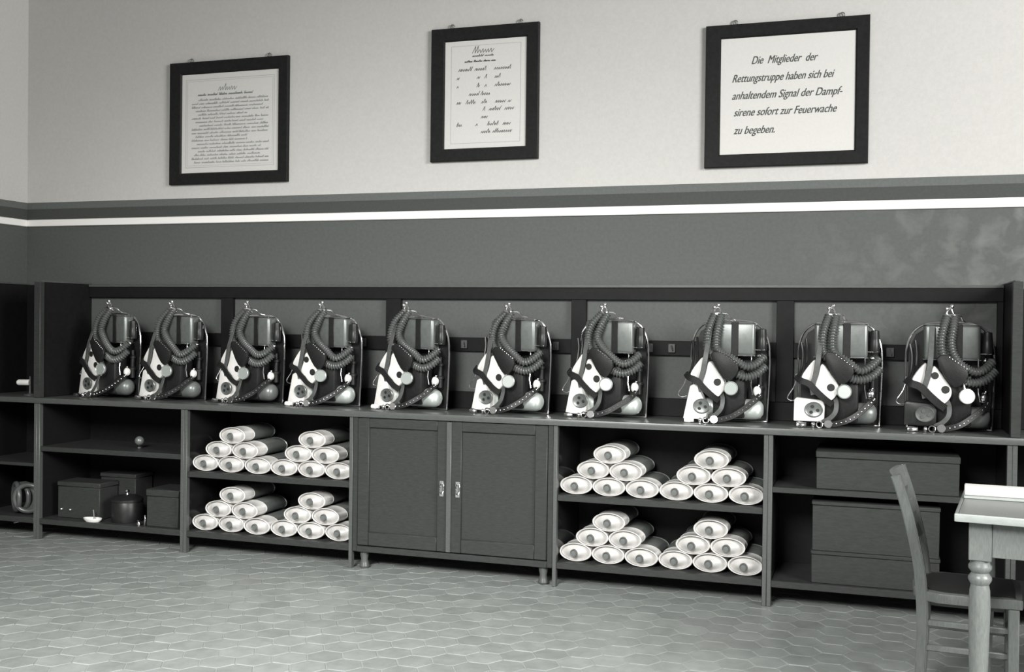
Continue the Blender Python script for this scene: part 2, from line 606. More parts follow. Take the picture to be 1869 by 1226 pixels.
def scribble(bm, x0, x1, z, h, w=0.0022, word=0.05):
    """joined-up hand in thin ink strokes too small to read"""
    x = x0
    while x < x1 - 0.01:
        L = min(RND.uniform(0.5, 1.5) * word, x1 - x)
        pts = []
        q = x
        up = False
        while q < x + L:
            hh = h * RND.choice((0.9, 1, 1, 1.1, 1.9)) if up else 0
            pts.append(Vector((q + hh * 0.35, -0.0, z + hh)))
            q += h * RND.uniform(0.32, 0.5)
            up = not up
        for a, b in zip(pts, pts[1:]):
            d = (b - a)
            n = Vector((-d.z, 0, d.x)).normalized() * w / 2
            bm.faces.new([bm.verts.new(a + n), bm.verts.new(b + n), bm.verts.new(b - n), bm.verts.new(a - n)][::-1])
        x += L + h * RND.uniform(0.7, 1.1)


def line_box(bm, x0, x1, z0, z1, w=0.002):
    for a in ((x0, x1, z0, z0 + w), (x0, x1, z1 - w, z1), (x0, x0 + w, z0, z1), (x1 - w, x1, z0, z1)):
        bm.faces.new([bm.verts.new((x, 0, z)) for x, z in ((a[0], a[2]), (a[1], a[2]), (a[1], a[3]), (a[0], a[3]))])


def picture(label, x0, x1, z0, z1, ix0, ix1, iz0, iz1, rings):
    p = thing('framed_notice', label, 'framed notice', ((x0 + x1) / 2, Y_WALL, z0), 0, 'framed notices on the upper wall')
    cx = (x0 + x1) / 2
    X0, X1, IX0, IX1 = x0 - cx, x1 - cx, ix0 - cx, ix1 - cx
    H, I0, I1 = z1 - z0, iz0 - z0, iz1 - z0
    bm = nb()
    yf, yi, yb = -0.030, -0.019, -0.001
    lo = [[(X0, yb, 0), (X1, yb, 0), (X1, yb, H), (X0, yb, H)],
          [(X0, yf + 0.003, 0), (X1, yf + 0.003, 0), (X1, yf + 0.003, H), (X0, yf + 0.003, H)],
          [(X0 + 0.004, yf, 0.004), (X1 - 0.004, yf, 0.004), (X1 - 0.004, yf, H - 0.004), (X0 + 0.004, yf, H - 0.004)],
          [(IX0 - 0.008, yf + 0.002, I0 - 0.008), (IX1 + 0.008, yf + 0.002, I0 - 0.008), (IX1 + 0.008, yf + 0.002, I1 + 0.008), (IX0 - 0.008, yf + 0.002, I1 + 0.008)],
          [(IX0, yi, I0), (IX1, yi, I0), (IX1, yi, I1), (IX0, yi, I1)],
          [(IX0, yb, I0), (IX1, yb, I0), (IX1, yb, I1), (IX0, yb, I1)]]
    V = [[bm.verts.new(q) for q in L] for L in lo]
    for a, b in zip(V, V[1:]):
        for k in range(4):
            bm.faces.new((a[k], a[(k + 1) % 4], b[(k + 1) % 4], b[k]))
    bmesh.ops.recalc_face_normals(bm, faces=bm.faces[:])
    obj('frame', bm, 'frame', p, 15)
    sh = bxo('sheet', 'paper', p, IX0, IX1, -0.0165, -0.003, I0, I1)
    for rx in rings:
        bm = nb()
        c = Vector((rx - cx, -0.012, H + 0.012))
        tube(bm, [c + Vector((0.013 * math.cos(k * math.pi / 8), 0, 0.013 * math.sin(k * math.pi / 8))) for k in range(16)], 0.0032, 8, True)
        box(bm, c.x - 0.006, c.x + 0.006, -0.016, -0.008, H - 0.001, H + 0.004)
        obj('hanging_ring', bm, 'steel', p)
    return p, sh, IX0, IX1, I0, I1


def lettering(bm, sh, m='ink', y=-0.0172, name='lettering'):
    bmesh.ops.translate(bm, verts=bm.verts[:], vec=(0, y, 0))
    return obj(name, bm, m, sh)


# first notice: a long text
p, sh, a, b, c, d = picture('square black framed notice of dense small writing, nearest the corner', 0.656, 1.552, 2.339, 3.150, 0.747, 1.478, 2.415, 3.069, (0.815, 1.405))
bm = nb()
line_box(bm, a + 0.03, b - 0.03, c + 0.035, d - 0.035)
line_box(bm, a + 0.042, b - 0.042, c + 0.047, d - 0.047, 0.0012)
lettering(bm, sh, 'ink_pale', name='ruled_border')
bm = nb()
scribble(bm, -0.08, 0.07, d - 0.115, 0.022, 0.005, 0.15)
scribble(bm, -0.235, 0.185, d - 0.145, 0.009, 0.0045, 0.09)
ind = (0.05, 0, 0, 0.03, 0.05, 0, 0.03, 0.06, 0, 0, 0.03, 0, 0.04, 0, 0.05, 0.02, 0, 0.02)
for i, q in enumerate(ind):
    scribble(bm, a + 0.075 + q, b - 0.07 - RND.choice((0, 0, 0.03, 0.06, 0.16)), d - 0.178 - i * 0.0243, 0.0078, 0.0027, 0.07)
lettering(bm, sh, 'ink_pale')

# second notice: a short list in columns
p, sh, a, b, c, d = picture('narrow upright black framed notice with a list in columns, middle of three', 2.549, 3.240, 2.426, 3.237, 2.638, 3.161, 2.503, 3.156, (2.68, 3.12))
bm = nb()
line_box(bm, a + 0.04, b - 0.035, c + 0.03, d - 0.03, 0.0018)
lettering(bm, sh, 'ink_pale', name='ruled_border')
bm = nb()
scribble(bm, -0.08, 0.06, d - 0.078, 0.022, 0.003, 0.15)
scribble(bm, -0.08, 0.06, d - 0.1, 0.008, 0.0025, 0.05)
scribble(bm, -0.13, 0.085, d - 0.132, 0.007, 0.003, 0.05)
for z, cols in ((0.185, ((-0.17, -0.08), (-0.065, 0.01), (0.06, 0.17))), (0.235, ((-0.18, -0.165), (-0.13, -0.12), (-0.05, -0.03), (0.0, 0.015), (0.065, 0.105))),
                (0.285, ((-0.18, -0.165), (-0.13, -0.12), (-0.05, -0.03), (0.0, 0.015), (0.065, 0.165))), (0.335, ((-0.1, 0.04),)),
                (0.385, ((-0.18, -0.15), (-0.12, -0.04), (-0.02, 0.02), (0.07, 0.175))), (0.43, ((-0.17, -0.16), (-0.09, -0.08), (-0.01, 0.005), (0.03, 0.11), (0.13, 0.195))),
                (0.475, ((-0.02, 0.02),)), (0.52, ((-0.18, -0.14), (-0.09, -0.08), (-0.055, -0.04), (0.02, 0.09), (0.12, 0.17))), (0.565, ((-0.02, 0.18),))):
    for x0, x1 in cols:
        scribble(bm, x0, x1, d - z, 0.014, 0.003, 0.09)
lettering(bm, sh, 'ink')

# third notice: readable lettering
p, sh, a, b, c, d = picture('large black framed notice in bold slanting handwriting above the last bays', 4.229, 5.111, 2.333, 3.133, 4.314, 5.039, 2.406, 3.056, (4.39, 4.965))
bm = nb()
dg = None
tmp_objs = []
for txt, mx, top, wid in (('Die  Mitglieder  der', 0.169, 0.150, 0.357), ('Rettungstruppe haben sich bei', 0.064, 0.247, 0.552),
                          ('anhaltendem Signal der Dampf-', 0.064, 0.343, 0.594), ('sirene sofort zur Feuerwache', 0.075, 0.437, 0.555), ('zu begeben.', 0.075, 0.537, 0.225)):
    cu = bpy.data.curves.new('text', 'FONT')
    cu.body = txt
    cu.size = 0.062
    cu.shear = 0.42
    to = bpy.data.objects.new('text', cu)
    COL.objects.link(to)
    bpy.context.view_layer.update()
    me = bpy.data.meshes.new_from_object(to.evaluated_get(bpy.context.evaluated_depsgraph_get()))
    xs = [v.co.x for v in me.vertices]
    sx = wid / (max(xs) - min(xs))
    for k in range(3):
        t = nb()
        t.from_mesh(me)
        bmesh.ops.transform(t, matrix=Matrix(((sx, 0, 0, a + mx - min(xs) * sx + k * 0.0011), (0, 0, 1, -k * 0.0001), (0, 1, 0, d - top + k * 0.0004), (0, 0, 0, 1))), verts=t.verts[:])
        merge(bm, t)
    bpy.data.objects.remove(to)
    bpy.data.curves.remove(cu)
    bpy.data.meshes.remove(me)
lettering(bm, sh, 'ink')

# ---------------------------------------------------------------- breathing apparatus
def apparatus(i, x, y, rot, label, hx=-0.03, big_white=True, bright_end=True, gauge_pos=(0.03, 0.19), lower_dark=False):
    rn = random.Random(100 + i)
    j = lambda s=0.006: rn.uniform(-s, s)
    t = thing('breathing_apparatus', label, 'breathing apparatus', (x, y, ZC), R(rot), 'breathing apparatuses on the worktop')
    # carrying frame: an arched tube
    bm = nb()
    arch = [(-0.202, 0.030, 0.006), (-0.208, 0.032, 0.15), (-0.213, 0.034, 0.32), (-0.208, 0.034, 0.42), (-0.178, 0.034, 0.50), (-0.11, 0.034, 0.545), (0.0, 0.034, 0.552), (0.10, 0.034, 0.548),
            (0.165, 0.034, 0.515), (0.203, 0.034, 0.44), (0.213, 0.034, 0.34), (0.209, 0.032, 0.16), (0.203, 0.030, 0.006)]
    tube(bm, spline(arch, 6), 0.0058, 8)
    tube(bm, [(-0.202, 0.030, 0.0065), (0.203, 0.030, 0.0065)], 0.006, 8)
    o = obj('carrying_frame', bm, 'nickel', t)
    o['label'] = 'bright arched metal tube'
    bm = nb()
    prism(bm, [(-0.195, 0.012), (0.195, 0.012), (0.2, 0.33), (0.19, 0.43), (0.155, 0.50), (0.09, 0.537), (-0.10, 0.535), (-0.165, 0.49), (-0.196, 0.41), (-0.2, 0.3)], 0.042, 0.048)
    obj('back_plate', bm, 'dark_steel', t)
    # upper canister
    bm = nb()
    box(bm, -0.128, 0.142, -0.036, 0.040, 0.362, 0.541, bev=0.016, seg=3)
    cn = obj('upper_canister', bm, 'steel', t)
    cn['label'] = 'light grey metal canister'
    bm = nb()
    box(bm, 0.018, 0.056, -0.040, -0.0355, 0.358, 0.5435, bev=0.002)
    obj('canister_strap', bm, 'leather', cn)
    bm = nb()
    box(bm, -0.132, 0.146, -0.039, 0.041, 0.360, 0.366, bev=0.002)
    obj('canister_rim', bm, 'nickel', cn)
    bm = nb()
    box(bm, -0.130, 0.144, -0.037, 0.041, 0.5385, 0.544, bev=0.002)
    obj('canister_rim', bm, 'nickel', cn)
    # oxygen cylinder lying across the foot
    bm = nb()
    r = 0.055
    lathe(bm, [(0, 0), (r * 0.8, 0.0), (r, 0.012), (r, 0.30), (r * 0.96, 0.322), (r * 0.8, 0.342), (r * 0.5, 0.354), (0, 0.358)], along((-0.165, -0.022, 0.074), (1, 0, 0)), 24)
    oc = obj('oxygen_cylinder', bm, 'satin' if bright_end else 'tin', t)
    bm = nb()
    box(bm, -0.072, 0.100, -0.084, 0.041, 0.030 + j(0.005), 0.30, bev=0.015, seg=2)
    obj('cylinder_cover', bm, 'leather', t)
    # valve column at the side
    bm = nb()
    lathe(bm, [(0, 0), (0.016, 0), (0.016, 0.05), (0.022, 0.052), (0.022, 0.066), (0.014, 0.07), (0.014, 0.125), (0.02, 0.128), (0.02, 0.142), (0.011, 0.146), (0.011, 0.18), (0, 0.18)], Matrix.Translation((0.166, 0.01, 0.135)), 16)
    vc = obj('valve_column', bm, 'dark_steel', t)
    bm = nb()
    lathe(bm, [(0, 0), (0.015, 0.0), (0.02, 0.01), (0.02, 0.026), (0.012, 0.034), (0, 0.036)], along((0.16, -0.012, 0.172), (-0.1, -1, 0.1)), 16, 1, 1.3)
    obj('valve_knob', bm, 'white' if i < 8 else 'nickel', vc)
    bm = nb()
    ball(bm, (0.166, -0.012, 0.36), 0.014)
    obj('valve_ball', bm, 'nickel', t)
    bm = nb()
    box(bm, 0.14, 0.195, -0.02, 0.01, 0.392, 0.398, bev=0.002)
    obj('cross_bar', bm, 'nickel', t)
    bm = nb()
    box(bm, 0.126, 0.133, -0.058, -0.051, 0.30, 0.372, bev=0.002)
    obj('pipe_fitting', bm, 'nickel', t)
    bm = nb()
    tube(bm, [(0.13, -0.06, 0.235), (0.131, -0.066, 0.20), (0.14, -0.066, 0.155)], 0.0035, 6)
    obj('valve_stem', bm, 'nickel', t)
    bm = nb()
    ball(bm, (0.168, -0.034, 0.205), 0.008, 10)
    obj('pipe_fitting', bm, 'nickel', t)
    bm = nb()
    lathe(bm, [(0.023, 0), (0.026, 0.01), (0.026, 0.055), (0.023, 0.062), (0.024, 0.075), (0.021, 0.115), (0, 0.12)], Matrix.Translation((0.176, 0.004, 0.39)), 18)
    obj('relief_valve', bm, 'dark_steel', t)
    # the left side fittings
    bm = nb()
    tube(bm, spline([(-0.196, -0.02, 0.44), (-0.186, -0.03, 0.38), (-0.19, -0.05, 0.30), (-0.205, -0.06, 0.25)], 5), 0.007, 8)
    obj('supply_pipe', bm, 'dark_steel', t)
    bm = nb()
    tube(bm, spline([(-0.17, -0.03, 0.46), (-0.163, -0.035, 0.40), (-0.165, -0.05, 0.33)], 5), 0.006, 8)
    obj('supply_pipe', bm, 'dark_steel', t)
    bm = nb()
    box(bm, -0.218, -0.202, -0.085, -0.065, 0.235, 0.275, bev=0.003)
    tube(bm, spline([(-0.215, -0.08, 0.236), (-0.228, -0.085, 0.20), (-0.25, -0.09, 0.165), (-0.256, -0.09, 0.145), (-0.236, -0.09, 0.134), (-0.21, -0.088, 0.14)], 5), 0.0028, 6)
    obj('lever', bm, 'nickel', t)
    # regulator box and its face
    z0 = 0.03
    if big_white:
        zt = 0.205 + j(0.012)
        poly = [(-0.222, 0.018), (-0.095, 0.018), (-0.098, 0.10), (-0.135, zt - 0.02), (-0.165, zt), (-0.186, zt - 0.012)]
    else:
        poly = [(-0.222, 0.03), (-0.068, 0.03), (-0.066, 0.115), (-0.075, 0.140), (-0.21, 0.152), (-0.22, 0.14)]
    bm = nb()
    prism(bm, poly, -0.128, -0.066, 0.006)
    rb = obj('regulator_box', bm, 'dark_steel' if lower_dark else 'white', t)
    rb['label'] = 'grey regulator box' if lower_dark else 'white regulator box'
    bm = nb()
    fc = (-0.122 + j(0.004), -0.127, 0.088 + j(0.006))
    lathe(bm, [(0.047, 0), (0.047, 0.006), (0.043, 0.009), (0.037, 0.006), (0, 0.006)], along(fc, (0, -1, 0)), 24, 1.0, 0.86)
    rf = obj('regulator_face', bm, 'leather_grey' if lower_dark else 'steel', rb)
    for a in (90, 210, 330):
        bm = nb()
        disc(bm, (fc[0] + 0.02 * math.cos(R(a + 20)), -0.1325, fc[2] + 0.017 * math.sin(R(a + 20))), (0, -1, 0), 0.0085, 0.004, 12)
        obj('regulator_port', bm, 'hole' if not lower_dark else 'nickel', rf)
    # white breathing bag: two lobes, with a dark port
    bm = nb()
    prism(bm, smooth_poly([(-0.118, 0.352 + j()), (-0.15, 0.318), (-0.184, 0.262), (-0.166, 0.246), (-0.128, 0.242), (-0.122, 0.30)], 3), -0.125, -0.06, 0.012, 3)
    b1 = obj('breathing_bag', bm, 'canvas', t)
    b1['label'] = 'white canvas bag behind the strap'
    bm = nb()
    prism(bm, smooth_poly([(-0.082, 0.335 + j()), (-0.03, 0.268), (0.0, 0.222), (-0.004, 0.175), (-0.045, 0.138), (-0.085, 0.178), (-0.122, 0.214), (-0.104, 0.262)], 3), -0.130, -0.06, 0.012, 3)
    b2 = obj('breathing_bag', bm, 'canvas', t)
    b2['label'] = 'white canvas bag with a dark port'
    bm = nb()
    disc(bm, (-0.032 + j(), -0.129, 0.215 + j()), (0, -1, 0), 0.0195, 0.005, 20)
    if i % 3 == 0:
        obj('bag_port', bm, 'hole', b2)
        bm = nb()
        disc(bm, (-0.077, -0.129, 0.285), (0, -1, 0), 0.018, 0.005, 20)
    obj('bag_port', bm, 'hole', b2)
    # gauge
    gx, gz = gauge_pos
    gx += j(0.005)
    bm = nb()
    lathe(bm, [(0, 0), (0.034, 0), (0.0375, 0.004), (0.0375, 0.018), (0.034, 0.021), (0.032, 0.018), (0, 0.018)], along((gx, -0.122, gz), (0.25, -1, 0.05)), 24)
    g = obj('pressure_gauge', bm, 'white' if i == 9 else 'gauge', t)
    bm = nb()
    tube(bm, spline([(gx - 0.008, -0.125, gz + 0.034), (gx - 0.014, -0.118, gz + 0.06), (gx - 0.024, -0.105, gz + 0.085)], 4), 0.0055, 8)
    obj('gauge_stem', bm, 'nickel', g)
    # hoses
    dx = hx + j(0.004)
    sx = -0.5 if rot < -5 else 0.0
    top = (dx, -0.03, 0.622)
    bm = nb()
    box(bm, dx - 0.034, dx + 0.024, -0.05, -0.01, 0.566, 0.598, bev=0.01, seg=2)
    tube(bm, spline([(dx - 0.022, -0.03, 0.596), (dx - 0.012, -0.032, 0.618), (dx + 0.002, -0.032, 0.62), (dx + 0.012, -0.03, 0.598)], 4), 0.006, 8)
    ball(bm, (dx - 0.018, -0.04, 0.622), 0.0105, 12)
    ball(bm, (dx + 0.004, -0.042, 0.634), 0.0115, 12)
    tube(bm, spline([(dx + 0.02, -0.03, 0.59), (dx + 0.05, -0.012, 0.585), (dx + 0.062, 0.012, 0.562), (dx + 0.085, 0.032, 0.556)], 4), 0.004, 6)
    obj('hose_coupling', bm, 'nickel', t)
    s2 = sx * 0.05
    pa = [(dx - 0.018, -0.040, 0.580), (dx - 0.036 + s2, -0.070, 0.52), (dx - 0.046 + s2 * 1.3, -0.085, 0.45 + j()), (dx - 0.036 + s2, -0.09, 0.38), (0.0, -0.098, 0.312), (0.06, -0.100, 0.264 + j()), (0.115, -0.095, 0.252), (0.168, -0.080, 0.272), (0.205, -0.055, 0.312)]
    pb = [(dx + 0.018, -0.038, 0.580), (dx + 0.010 + s2 * 0.6, -0.066, 0.52), (dx + 0.002 + s2, -0.08, 0.45), (dx + 0.014, -0.088, 0.39), (0.05, -0.094, 0.338), (0.105, -0.092, 0.303 + j()), (0.155, -0.078, 0.318), (0.198, -0.050, 0.362)]
    for q in (pa, pb):
        bm = nb()
        hose(bm, q, 0.0235)
        obj('breathing_hose', bm, 'rubber', t)
    # leather flap over the middle of the hoses
    bm = nb()
    prism(bm, smooth_poly([(-0.072, 0.372 + j()), (-0.02, 0.386 + j()), (0.072, 0.322), (0.065, 0.262), (0.02, 0.228), (-0.028, 0.275)], 2), -0.150, -0.128, 0.006)
    fl = obj('hose_flap', bm, 'leather', t)
    bm = nb()
    for k in range(7):
        a = k / 6
        ball(bm, (-0.012 + 0.08 * a, -0.151, 0.379 - 0.056 * a), 0.0036, 8)
    obj('flap_stud', bm, 'nickel', fl)
    # straps
    bm = nb()
    ribbon(bm, [(-0.09 + s2, -0.058, 0.535), (-0.094 + s2 * 0.5, -0.09, 0.46), (-0.10, -0.135, 0.36), (-0.112, -0.140, 0.28), (-0.128, -0.138, 0.212), (-0.122, -0.137, 0.17)], 0.027, 0.004)
    obj('shoulder_strap', bm, 'leather_grey', t)
    bm = nb()
    ribbon(bm, [(-0.214, -0.10, 0.262), (-0.19, -0.136, 0.243), (-0.145, -0.145, 0.226), (-0.10, -0.147, 0.182), (-0.06, -0.145, 0.146), (-0.028, -0.13, 0.122)], 0.036 + j(0.004), 0.006)
    obj('side_strap', bm, 'leather', t)
    bm = nb()
    ribbon(bm, [(-0.02, -0.10, 0.165), (-0.008, -0.125, 0.13), (-0.012, -0.14, 0.085), (-0.04, -0.14, 0.05), (-0.075, -0.135, 0.03)], 0.024, 0.004)
    obj('loop_strap', bm, 'leather_grey', t)
    ws = [(-0.085, -0.155, 0.0175), (-0.03, -0.155, 0.0205), (0.04, -0.145, 0.040), (0.10, -0.115, 0.078 + j()), (0.155, -0.085, 0.122 + j()), (0.178, -0.05, 0.152)]
    bm = nb()
    ribbon(bm, ws, 0.031, 0.006)
    wb = obj('waist_strap', bm, 'leather', t)
    bm = nb()
    for q in resample(spline(ws[1:], 8), 0.0245)[1:]:
        ball(bm, q + Vector((0, -0.0032, 0)), 0.0046, 8)
    obj('strap_stud', bm, 'nickel', wb)
    # bright fittings lying along the front
    bm = nb()
    disc(bm, (-0.046, -0.162, 0.022), (0.1, -1, 0.25), 0.0215, 0.012, 18)
    o = obj('buckle', bm, 'nickel', t)
    bm = nb()
    c = Vector((-0.088, -0.168, 0.019))
    tube(bm, [c + Vector((0.0155 * math.cos(k * math.pi / 8), 0.003 * math.sin(k * math.pi / 8), 0.0155 * math.sin(k * math.pi / 8))) for k in range(16)], 0.0034, 8, True)
    obj('buckle', bm, 'nickel', t)
    bm = nb()
    box(bm, -0.128, -0.112, -0.172, -0.155, 0.0012, 0.026, bev=0.004)
    ball(bm, (-0.12, -0.165, 0.019), 0.011, 10)
    obj('buckle', bm, 'nickel', t)
    bm = nb()
    lathe(bm, [(0, 0), (0.012, 0), (0.014, 0.006), (0.014, 0.03), (0.011, 0.036), (0.011, 0.05), (0, 0.05)], along((-0.205, -0.165, 0.0152), (1, 0.1, 0)), 14)
    obj('mouthpiece', bm, 'white' if i in (3, 4, 7) else 'nickel', t)
    return t


spots = [
    (0.392, 0.280, -16, 'breathing apparatus whose hoses hang steeply, first from the corner end panel', -0.02, True, False),
    (0.885, 0.275, -10, 'breathing apparatus with narrow hoses, second from the corner end panel', -0.025, True, False),
    (1.455, 0.280, -14, 'breathing apparatus just past the first upright stile, third from the corner', -0.04, True, False),
    (1.980, 0.270, -8, 'breathing apparatus with white mouthpiece at its foot, fourth from the corner', -0.035, True, True),
    (2.557, 0.280, -13, 'breathing apparatus above the left cupboard door, fifth from the corner', -0.055, True, True),
    (3.184, 0.275, -12, 'breathing apparatus above the right cupboard door, sixth from the corner', -0.03, True, True),
    (3.750, 0.275, -10, 'breathing apparatus above the pyramids of white cartridges, just past the cupboard', -0.03, True, True),
    (4.410, 0.262, -3, 'breathing apparatus with fanned hose against a dark stile, third from right', -0.055, True, True),
    (4.985, 0.262, 0, 'breathing apparatus with upright regulator face, second from the right end', -0.035, False, False),
    (5.527, 0.262, 0, 'breathing apparatus with round white gauge and dark regulator, last beside end panel', -0.005, False, False)]
for i, (x, y, rot, lab, hx, bw, be) in enumerate(spots):
    apparatus(i, x, y, rot, lab, hx, bw, be, (0.03, 0.19) if i < 9 else (0.07, 0.185), i == 9)

# ---------------------------------------------------------------- oval cartridges
CA, CB_ = 0.0915, 0.0505


def cartridge():
    t = thing('oval_cartridge', '', 'cartridge')
    tr = Matrix.Translation((0, 0, CB_ + 0.0006)) @ Matrix.Rotation(R(-90), 4, 'X')      # lathe axis to +y
    q = CB_ / CA

    def l(name, prof, m, par):
        bm = nb()
        lathe(bm, prof, tr, 36, 1.0, q)
        return obj(name, bm, m, par, 30)
    l('body', [(CA * 0.93, 0.12), (CA * 0.95, 0.122), (CA * 0.95, 0.352), (CA, 0.354), (CA, 0.362), (CA * 0.93, 0.365), (0, 0.36)], 'tin', t)
    cp = l('front_cap', [(CA * 0.90, 0.004), (CA * 0.955, 0.0), (CA, 0.004), (CA, 0.012), (CA * 0.955, 0.017), (CA * 0.955, 0.115), (CA * 0.985, 0.119), (CA * 0.93, 0.125)], 'cap_white', t)
    cp['label'] = 'white lacquered cap'
    fc = l('face', [(CA * 0.905, 0.012), (CA * 0.87, 0.022), (CA * 0.80, 0.021), (CA * 0.5, 0.006), (CA * 0.28, -0.006), (0, -0.010)], 'face', cp)
    bm = nb()
    lathe(bm, [(0.021, 0.004), (0.022, -0.010), (0.018, -0.020), (0.014, -0.014), (0.0, -0.0155)], tr @ Matrix.Translation((-0.006, 0.004, 0)), 20)
    bo = obj('neck', bm, 'boss', t)
    bo['label'] = 'grey round neck in the middle of the face'
    return t


def copy_thing(o):
    r = o.copy()
    COL.objects.link(r)
    for ch in list(o.children):
        c = ch.copy()
        COL.objects.link(c)
        c.parent = r
        for g in ch.children:
            d = g.copy()
            COL.objects.link(d)
            d.parent = c
    return r


proto = cartridge()
first = True
rc = random.Random(7)
NAMES = [('leftmost', 'bottom'), ('middle', 'bottom'), ('rightmost', 'bottom'), ('left', 'middle'), ('right', 'middle'), ('top', '')]
for cx0, pitch, side in ((1.2410, 0.1842, 'before the cupboard'), (3.6150, 0.1838, 'beyond the cupboard')):
    for zs, sh in ((0.503 if cx0 < 2 else 0.505, 'upper'), (0.135, 'lower')):
        for pyr, pn in ((0, 'left'), (3, 'right')):
            for k, (cell, lev) in enumerate(((0, 0), (1, 0), (2, 0), (0.5, 1), (1.5, 1), (1, 2))):
                c = proto if first else copy_thing(proto)
                first = False
                x = cx0 + pitch * (pyr + cell)
                z = zs + lev * 0.0882
                c.location = (x, 0.055 + rc.uniform(-0.006, 0.006) + lev * 0.004, z)
                n, rw = NAMES[k]
                pos = f'{n} in {rw} row' if rw else 'topmost'
                c['label'] = f'white oval cartridge, {pos} of {pn} pyramid, {sh} shelf {side}'
                c['category'] = 'cartridge'
                c['group'] = f'cartridges on the {sh} shelf {side}'

# ---------------------------------------------------------------- small things on the shelves
t = thing('metal_box', 'dark metal box with two bright rivets near the corner post', 'box', (0.265, 0.165, 0.1355))
bxo('case', 'wood_box', t, -0.165, 0.165, -0.08, 0.10, 0, 0.205, bev=0.004)
bxo('lid', 'wood_box', t, -0.169, 0.169, -0.084, 0.104, 0.206, 0.237, bev=0.005)
for x in (-0.135, -0.065):
    bm = nb()
    ball(bm, (x, -0.081, 0.055), 0.011, 12)
    obj('rivet', bm, 'nickel', t)
t = thing('tall_box', 'taller dark box half hidden behind the riveted box', 'box', (0.41, 0.37, 0.1355))
bxo('case', 'wood_box', t, -0.13, 0.145, -0.09, 0.09, 0, 0.25, bev=0.004)
bxo('lid', 'wood_box', t, -0.134, 0.149, -0.094, 0.094, 0.251, 0.278, bev=0.004)
t = thing('shallow_dish', 'small white shallow dish lying in front of the dark boxes', 'dish', (0.418, 0.035, 0.1355))
bm = nb()
lathe(bm, [(0, 0), (0.048, 0), (0.066, 0.016), (0.068, 0.024), (0.062, 0.022), (0.045, 0.008), (0, 0.006)], None, 24, 1.0, 0.5)
obj('bowl', bm, 'white', t)
bm = nb()
tube(bm, [(0.012, 0.0, 0.0085), (0.006, 0.004, 0.05), (0.0, 0.006, 0.075)], 0.004, 6)
obj('spoon_handle', bm, 'nickel', t)
t = thing('lidded_canister', 'round dark lidded canister between the two boxes', 'canister', (0.60, 0.14, 0.1355))
bm = nb()
lathe(bm, [(0, 0), (0.096, 0), (0.098, 0.006), (0.098, 0.125), (0.095, 0.13), (0, 0.13)], None, 28)
obj('body', bm, 'dark_steel', t)
bm = nb()
lathe(bm, [(0, 0.131), (0.101, 0.131), (0.101, 0.145), (0.07, 0.165), (0.02, 0.172), (0, 0.172)], None, 28)
ld = obj('lid', bm, 'dark_steel', t)
bm = nb()
lathe(bm, [(0.01, 0.172), (0.008, 0.182), (0.017, 0.192), (0.012, 0.202), (0, 0.204)], None, 16)
obj('knob', bm, 'nickel', ld)
t = thing('small_stopper', 'tiny bright metal knob lying beside the square box', 'knob', (0.775, 0.03, 0.1355))
bm = nb()
lathe(bm, [(0, 0), (0.011, 0.0), (0.014, 0.012), (0.009, 0.024), (0.013, 0.034), (0, 0.04)], None, 14)
obj('knob', bm, 'nickel', t)
t = thing('square_box', 'square dark box with thin light edge beside the cartridge shelf', 'box', (0.94, 0.15, 0.1355))
bxo('case', 'wood_box', t, -0.115, 0.118, -0.11, 0.12, 0, 0.19, bev=0.004)
bxo('lid', 'wood_box', t, -0.119, 0.122, -0.114, 0.124, 0.191, 0.235, bev=0.005)
bm = nb()
box(bm, -0.128, -0.1195, -0.118, -0.106, 0.0, 0.07, bev=0.002)
obj('bright_edge', bm, 'nickel', t)  # bright strip added in place of light on the box's front edge
t = thing('glass_globe', 'small shiny glass globe alone on the upper empty shelf', 'globe', (0.66, 0.18, 0.6055))
bm = nb()
lathe(bm, [(0, 0), (0.022, 0), (0.02, 0.008), (0.01, 0.014), (0.012, 0.02)], None, 18)
obj('base', bm, 'dark_steel', t)
bm = nb()
ball(bm, (0, 0, 0.046), 0.03, 18)
obj('bulb', bm, 'tin', t)

# corner bay
t = thing('stand_lamp', 'small white cylinder on a thin stand, on the worktop in the corner', 'lamp', (-0.20, 0.16, ZC + 0.0005))
bm = nb()
lathe(bm, [(0, 0), (0.04, 0), (0.04, 0.006), (0.01, 0.012), (0.006, 0.02), (0.006, 0.125), (0, 0.127)], None, 16)
obj('stand', bm, 'leather_grey', t)
bm = nb()
lathe(bm, [(0, 0), (0.018, 0), (0.02, 0.004), (0.02, 0.075), (0.014, 0.085), (0, 0.085)], along((0.004, -0.008, 0.085), (-1, -0.25, 0)), 18)
obj('lamp_head', bm, 'white', t)
t = thing('hose_coil', 'dark coiled hose heaped on the bottom shelf of the corner unit', 'hose', (-0.21, 0.14, 0.1355))
bm = nb()
for k in range(5):
    a = R(-55 + k * 24)
    c = Vector((-0.05 + k * 0.028, -0.03 + 0.02 * math.sin(k), 0.107))
    r = 0.088 - 0.004 * (k % 2)
    u = Vector((math.cos(a), math.sin(a) * 0.5, 0)).normalized()
    tube(bm, [c + u * (r * math.cos(q * math.pi / 12)) + Vector((0, 0, r * math.sin(q * math.pi / 12))) for q in range(24)], 0.017, 10, True)
obj('coil', bm, 'rubber', t)

# chests in the last unit


def chest(label, x0, x1, y0, y1, z0, h, lid):
    c = thing('wooden_chest', label, 'chest', ((x0 + x1) / 2, (y0 + y1) / 2, z0), 0, 'plain wooden chests behind the chair')
    w, d = (x1 - x0) / 2, (y1 - y0) / 2
    bxo('case', 'wood_box', c, -w, w, -d, d, 0, h - lid - 0.001, bev=0.003)
    bxo('lid', 'wood_box', c, -w - 0.004, w + 0.004, -d - 0.004, d, h - lid, h, bev=0.004)
    return c


